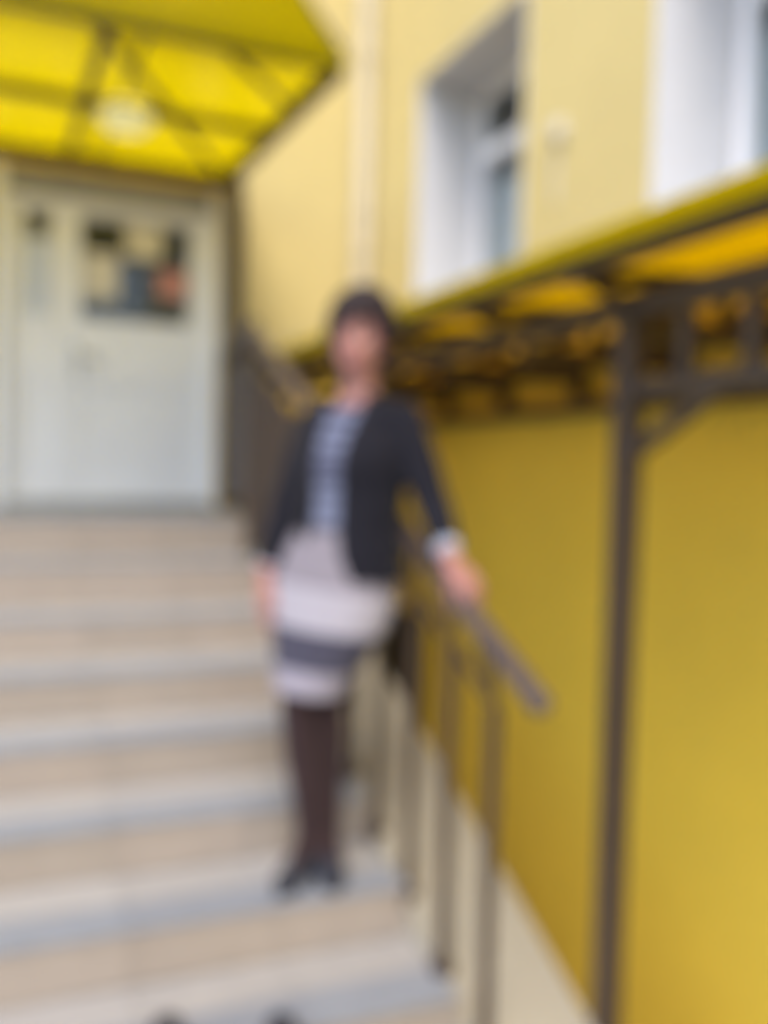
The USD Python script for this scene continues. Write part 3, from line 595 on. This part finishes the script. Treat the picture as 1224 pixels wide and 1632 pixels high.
# face
for sx in (-1, 1):
    e = trimesh.creation.icosphere(2, 0.0125); e.vertices = e.vertices * [1, 0.9, 0.75] @ np.column_stack([hl, hf, [0, 0, 1]]).T + HP(sx * 0.031, 0.0705, 0.006)
    eo = obj('eye', e, M['eye'], pw, smooth=True)
    obj('eyelid', tube([HP(sx * a, b, c) for a, b, c in ((0.017, 0.078, 0.008), (0.024, 0.0825, 0.0115), (0.032, 0.0825, 0.0125), (0.040, 0.078, 0.0105), (0.046, 0.070, 0.006))], [0.0015, 0.0028, 0.003, 0.0028, 0.0015], 8), M['hair'], eo)
    i = trimesh.creation.icosphere(2, 0.0062); i.vertices = i.vertices * [1, 0.5, 1] @ np.column_stack([hl, hf, [0, 0, 1]]).T + HP(sx * 0.031 - 0.001, 0.0806, 0.005)
    obj('iris', i, M['iris'], eo, smooth=True)
    obj('eyebrow', tube([HP(sx * a, b, c) for a, b, c in ((0.016, 0.0895, 0.026), (0.028, 0.0885, 0.031), (0.040, 0.080, 0.030), (0.047, 0.071, 0.026))], [0.0022, 0.003, 0.0026, 0.0012], 8), M['hair'], pw)
obj('lips', cat(tube([HP(a, b, c) for a, b, c in ((-0.023, 0.0765, -0.059), (-0.010, 0.0895, -0.0565), (0, 0.0905, -0.0575), (0.010, 0.0895, -0.0565), (0.023, 0.0765, -0.059))], [0.001, 0.0042, 0.0042, 0.0042, 0.001], 10),
                tube([HP(a, b, c) for a, b, c in ((-0.021, 0.077, -0.0605), (-0.010, 0.088, -0.065), (0, 0.090, -0.066), (0.010, 0.088, -0.065), (0.021, 0.077, -0.0605))], [0.001, 0.0045, 0.005, 0.0045, 0.001], 10)), M['lips'], pw, smooth=True)
# hair: a short cut with a fringe swept over one side of the brow
hs = trimesh.creation.icosphere(5, 1.0)
hv = hs.vertices * [0.098, 0.119, 0.138]
hv = hv * (1 + 0.05 * (meshkit.fbm(hs.vertices * np.array([9, 9, 3.0]) + 5, 4, 2) - 0.5))[:, None]
hv[:, 2] += 0.022; hv[:, 1] -= 0.008
hs.vertices = HC + hv @ Hm.T
hm_ = man(hs)
def cutbox(a0, a1, b0, b1, c0, c1, rz=0.0, ry=0.0):
    m = Manifold.cube([a1 - a0, b1 - b0, c1 - c0]).translate([a0, b0, c0]).rotate([0, ry, rz])
    t = tri(m); t.vertices = HC + t.vertices @ Hm.T; return man(t)
hm_ = hm_ - cutbox(-0.072, 0.074, 0.036, 0.25, -0.25, 0.066, 0, 10) - cutbox(-0.25, 0.25, -0.005, 0.25, -0.25, -0.012) - cutbox(-0.25, 0.25, -0.25, 0.25, -0.30, -0.066)
EL = np.array([0.098, 0.119, 0.138]); OFF = np.array([0, -0.008, 0.022])
crown = np.array([0.25, -0.25, 0.93]); crown /= np.linalg.norm(crown)
locks = hm_
def on_cap(d, k): return HC + Hm @ (d / np.linalg.norm(d) * EL * k + OFF)
for i in range(190):
    az = 2 * math.pi * (i + rng.uniform(-.4, .4)) / 190
    tgt = np.array([math.sin(az), math.cos(az), 0.0])
    front = math.cos(az)
    # how far down each lock falls: fringe, temples, nape
    if front > 0.45: end = 0.20 + 0.17 * max(-1, min(1, math.sin(az) * 1.6)) + rng.uniform(-0.05, 0.05)
    elif front > -0.1: end = -0.16 + rng.uniform(-0.10, 0.10)
    else: end = -0.50 + rng.uniform(-0.08, 0.08)
    endv = tgt * math.sqrt(max(0.05, 1 - end * end)) + np.array([0, 0, end])
    sweep = rng.uniform(-0.08, 0.08) + (-0.22 if front > 0.3 else 0)
    pts = []
    for q in np.linspace(rng.uniform(0.03, 0.30 if front > 0.3 else 0.45), 1, 9):
        d = crown * (1 - q) + endv * q + np.array([sweep * math.sin(q * math.pi * 0.8), 0, 0.55 * q * (1 - q)])
        pts.append(on_cap(d, 1.0 + 0.035 * rng.uniform(-0.2, 1) * math.sin(q * 2.6)))
    r0 = rng.uniform(0.006, 0.0095) * (1.25 if front > 0.3 else 1)
    locks = locks + man(tube(pts, [r0 * (0.35 + 0.65 * math.sin(min(1, 0.25 + q) * math.pi * 0.55)) * (1 - 0.75 * max(0, q - 0.6) / 0.4) for q in np.linspace(0, 1, 9)], 7))
lk = max(locks.decompose(), key=lambda m: m.volume())
obj('hair', tri(lk), M['hair'], pw, smooth=50)
# blouse, blazer, cuffs
blo = loft(torso(0.007, 1.0, 1.392))
obj('blouse', blo, M['blouse'], pw, smooth=60)
OUT = [((0.078, 0.0), 0.885, 0.180, 0.142), ((0.080, 0.0), 0.95, 0.170, 0.134), ((0.085, 0.0), 1.04, 0.158, 0.124), ((0.090, 0.0), 1.12, 0.158, 0.124), ((0.098, 0.005), 1.22, 0.168, 0.138), ((0.105, 0.0), 1.30, 0.170, 0.120),
       ((0.108, -0.01), 1.362, 0.150, 0.093), ((0.108, -0.012), 1.398, 0.100, 0.076), ((0.107, -0.012), 1.425, 0.074, 0.066)]
fold = lambda pts, k: pts + 0.0
outer = loft([ring(c, z, a, b) for c, z, a, b in OUT])
inner = loft([ring(c, z + dz, a - 0.011, b - 0.011) for (c, z, a, b), dz in zip(OUT, [-0.05] + [0] * (len(OUT) - 2) + [0.05])])
jk = man(outer) - man(inner)
from shapely.geometry import Polygon as Pg
opening = Pg([(-0.16, 0.84), (-0.115, 0.905), (-0.085, 0.96), (-0.072, 1.05), (-0.066, 1.15), (-0.060, 1.25), (-0.062, 1.33), (-0.058, 1.5), (0.058, 1.5), (0.050, 1.36), (0.030, 1.25), (0.022, 1.15), (0.020, 1.05), (0.030, 0.96), (0.055, 0.905), (0.12, 0.84)]).buffer(0.01).buffer(-0.01)
op = trimesh.creation.extrude_polygon(opening, 0.5, engine='earcut'); ov = op.vertices.copy()
ctr = np.array([0.09, 0.0])
so = ctr + ov[:, :1] * LAT + ov[:, 2:3] * FRO
op.vertices = np.column_stack([so[:, 0], -so[:, 1], ov[:, 1]])
if op.volume < 0: op.invert()
jk = jk - man(op)
slL = chain([shL + P(-0.06, 0, 0.012), shL + P(-0.004, 0, 0.004), mixp(shL, elL, 0.5), elL, mixp(elL, wrL, 0.62)], [0.058, 0.062, 0.056, 0.049, 0.042], 26)
slR = chain([shR + P(0.06, 0, 0.012), shR + P(0.004, 0, 0.004), mixp(shR, elR, 0.5), elR, mixp(elR, wrR, 0.80)], [0.058, 0.062, 0.056, 0.049, 0.042], 26)
inn = man(inner)
jk = jk + (slL - inn) + (slR - inn)
jt = soften(tri(jk), 0.014, 8)
jl = jt.vertices
jt.vertices = jl + jt.vertex_normals * (0.008 * (meshkit.fbm(jl * np.array([16, 16, 9.0]), 3, 4) - 0.5))[:, None]
bz = obj('blazer', jt, M['blazer'], pw, smooth=60)
obj('pocket_flap', loft([ring((0.078, 0.0), z, 0.180 + g, 0.142 + g) for z, g in ((0.955, -0.004), (0.957, 0.002), (1.005, -0.006), (1.007, -0.012))]) if False else tri(
    (man(loft([ring((0.0812, 0.0), z, 0.1685 + g, 0.133 + g) for z, g in ((0.955, 0.004), (0.985, 0.0), (1.01, -0.002))])) -
     man(loft([ring((0.0812, 0.0), z, 0.15, 0.115) for z in (0.9, 1.1)]))) ^ man((lambda t: (setattr(t, 'vertices', np.column_stack([(ctr + t.vertices[:, :1] * LAT + t.vertices[:, 1:2] * FRO)[:, 0], -(ctr + t.vertices[:, :1] * LAT + t.vertices[:, 1:2] * FRO)[:, 1], t.vertices[:, 2]])), t)[1])(bx(0.06, 0.15, 0.03, 0.3, 0.9, 1.05)))), M['blazer'], bz, smooth=40)
for b, a in ((wrL, elL), (wrR, elR)):
    k0, k1 = (0.58, 0.73) if b is wrL else (0.77, 0.86)
    obj('cuff', tri(chain([mixp(a, b, k0), mixp(a, b, k1)], [0.037, 0.034], 26)), M['cuff'], pw, smooth=60)
# skirt in four bands
SK = [((0.074, 0.0), 1.035, 0.142, 0.106), ((0.066, 0.0), 0.97, 0.163, 0.122), ((0.055, 0.0), 0.90, 0.182, 0.136), ((0.047, 0.0), 0.855, 0.186, 0.138), ((0.030, 0.005), 0.745, 0.168, 0.132), ((0.018, 0.01), 0.70, 0.150, 0.126),
      ((0.000, 0.015), 0.625, 0.122, 0.118), ((-0.012, 0.02), 0.58, 0.108, 0.112), ((-0.018, 0.02), 0.553, 0.102, 0.110)]
def band(zs, g=0.0):
    from scipy.interpolate import PchipInterpolator
    S = np.array([[*c, z, a, b] for c, z, a, b in SK])[::-1]
    f = PchipInterpolator(S[:, 2], S[:, [0, 1, 3, 4]])
    return loft([ring((f(z)[0], f(z)[1]), z, f(z)[2] + g, f(z)[3] + g, tilt=-0.10) for z in zs], 3)
sk = obj('skirt', band(np.linspace(1.03, 0.868, 6)), M['skirt_top'], pw, smooth=60)
obj('light_band', band(np.linspace(0.868, 0.742, 5), 0.0015), M['skirt_light'], sk, smooth=60)
obj('dark_band', band(np.linspace(0.742, 0.625, 5), 0.003), M['skirt_dark'], sk, smooth=60)
obj('hem_band', band(np.linspace(0.625, 0.555, 4), 0.0015), M['skirt_hem'], sk, smooth=60)
obj('belt', loft([ring((0.074, 0.0), z, 0.146, 0.109) for z in (1.005, 1.022, 1.042)], 3), M['belt'], pw, smooth=40)
# tights and shoes
for h in ((hipR, knR, anR, toeR), (hipL, knL, anL, toeL)):
    obj('tights', soften(tri((leg(*h, g=0.005) + chain([h[2], h[2] + P(0, 0.004, -0.045)], [0.036, 0.036], 24) + Manifold.batch_hull([ball(h[2] + P(0, -0.005, -0.045), 0.033), ball(h[2], 0.035), ball(mixp(h[2] + P(0, 0, -0.045), h[3], 0.80), 0.0295)])) ^ man(bx(-1, 1, -1, 1, 0.022, 0.80))), 0.014, 8), M['tights'], pw, smooth=60)
for an, toe in ((anR, toeR), (anL, toeL)):
    d = toe - an; d[2] = 0; d /= np.linalg.norm(d); sdv = np.array([-d[1], d[0], 0])
    heel = np.array([*(an - 0.035 * d)[:2], 0.0])
    upper = Manifold.batch_hull([ball(heel + [0, 0, 0.060], 0.036), ball(heel + [0, 0, 0.045], 0.036), ball(an + 0.03 * d + np.array([0, 0, -0.052]), 0.040)]) + \
        Manifold.batch_hull([ball(an + 0.045 * d + np.array([0, 0, -0.058]), 0.038), ball(heel + [0, 0, 0.050], 0.034)] + [ball(toe + k * sdv, r) for k, r in ((0.020, 0.024), (-0.020, 0.024), (0, 0.028))] + [ball(toe + 0.03 * d - np.array([0, 0, 0.004]), 0.021)])
    upper = upper - Manifold.cube([1, 1, 1], True).translate([0, 0, -0.494])
    so_ = obj('shoe', soften(tri(upper), 0.012, 6), M['shoe'], pw, smooth=60)
    sole = Manifold.batch_hull([Manifold.cylinder(0.008, 0.034, 0.036, 24).translate([*(toe[:2] - 0.01 * d[:2]), 0.0005]), Manifold.cylinder(0.008, 0.022, 0.022, 24).translate([*(toe[:2] + 0.03 * d[:2]), 0.0005])])
    obj('heel', tri(Manifold.cylinder(0.032, 0.027, 0.032, 24).translate([*heel[:2], 0.0005])), M['dark'], so_, smooth=30)
    obj('sole', tri(sole), M['dark'], so_, smooth=30)

# ------------------------------------------------------------------ the pair of shoes at the lower edge of the picture
def shoe_thing(px, py, ang, label):
    t = thing('shoe', label, 'shoe', (px, py, NZ[7]), ang, group=None)
    up_ = Manifold.batch_hull([ball((0, 0.0, 0.040), 0.040), ball((0.018, -0.07, 0.045), 0.036), ball((-0.018, -0.07, 0.045), 0.036), ball((0, -0.10, 0.05), 0.038)]) + Manifold.batch_hull([ball((0, -0.09, 0.055), 0.038), ball((0, -0.19, 0.06), 0.034), ball((0, -0.2, 0.03), 0.032)])
    up_ = up_ - Manifold.cube([1, 1, 1], True).translate([0, 0, -0.488]) - Manifold.batch_hull([ball((0, -0.12, 0.115), 0.026), ball((0, -0.19, 0.11), 0.027), ball((0, -0.16, 0.07), 0.018)])
    obj('upper', soften(tri(up_), 0.008, 6), M['shoe'], t, smooth=60)
    obj('sole', tri(Manifold.batch_hull([Manifold.cylinder(0.012, 0.040, 0.040, 24).translate([0, -0.002, 0.0005]), Manifold.cylinder(0.012, 0.034, 0.034, 24).translate([0, -0.195, 0.0005])])), M['dark'], t, smooth=30)
shoe_thing(0.380, 2.125, -8, 'dark rounded shoe tip at the bottom edge, the one farther from the railing')
shoe_thing(0.630, 2.040, -14, 'dark rounded shoe tip at the bottom edge, the one nearer the railing')
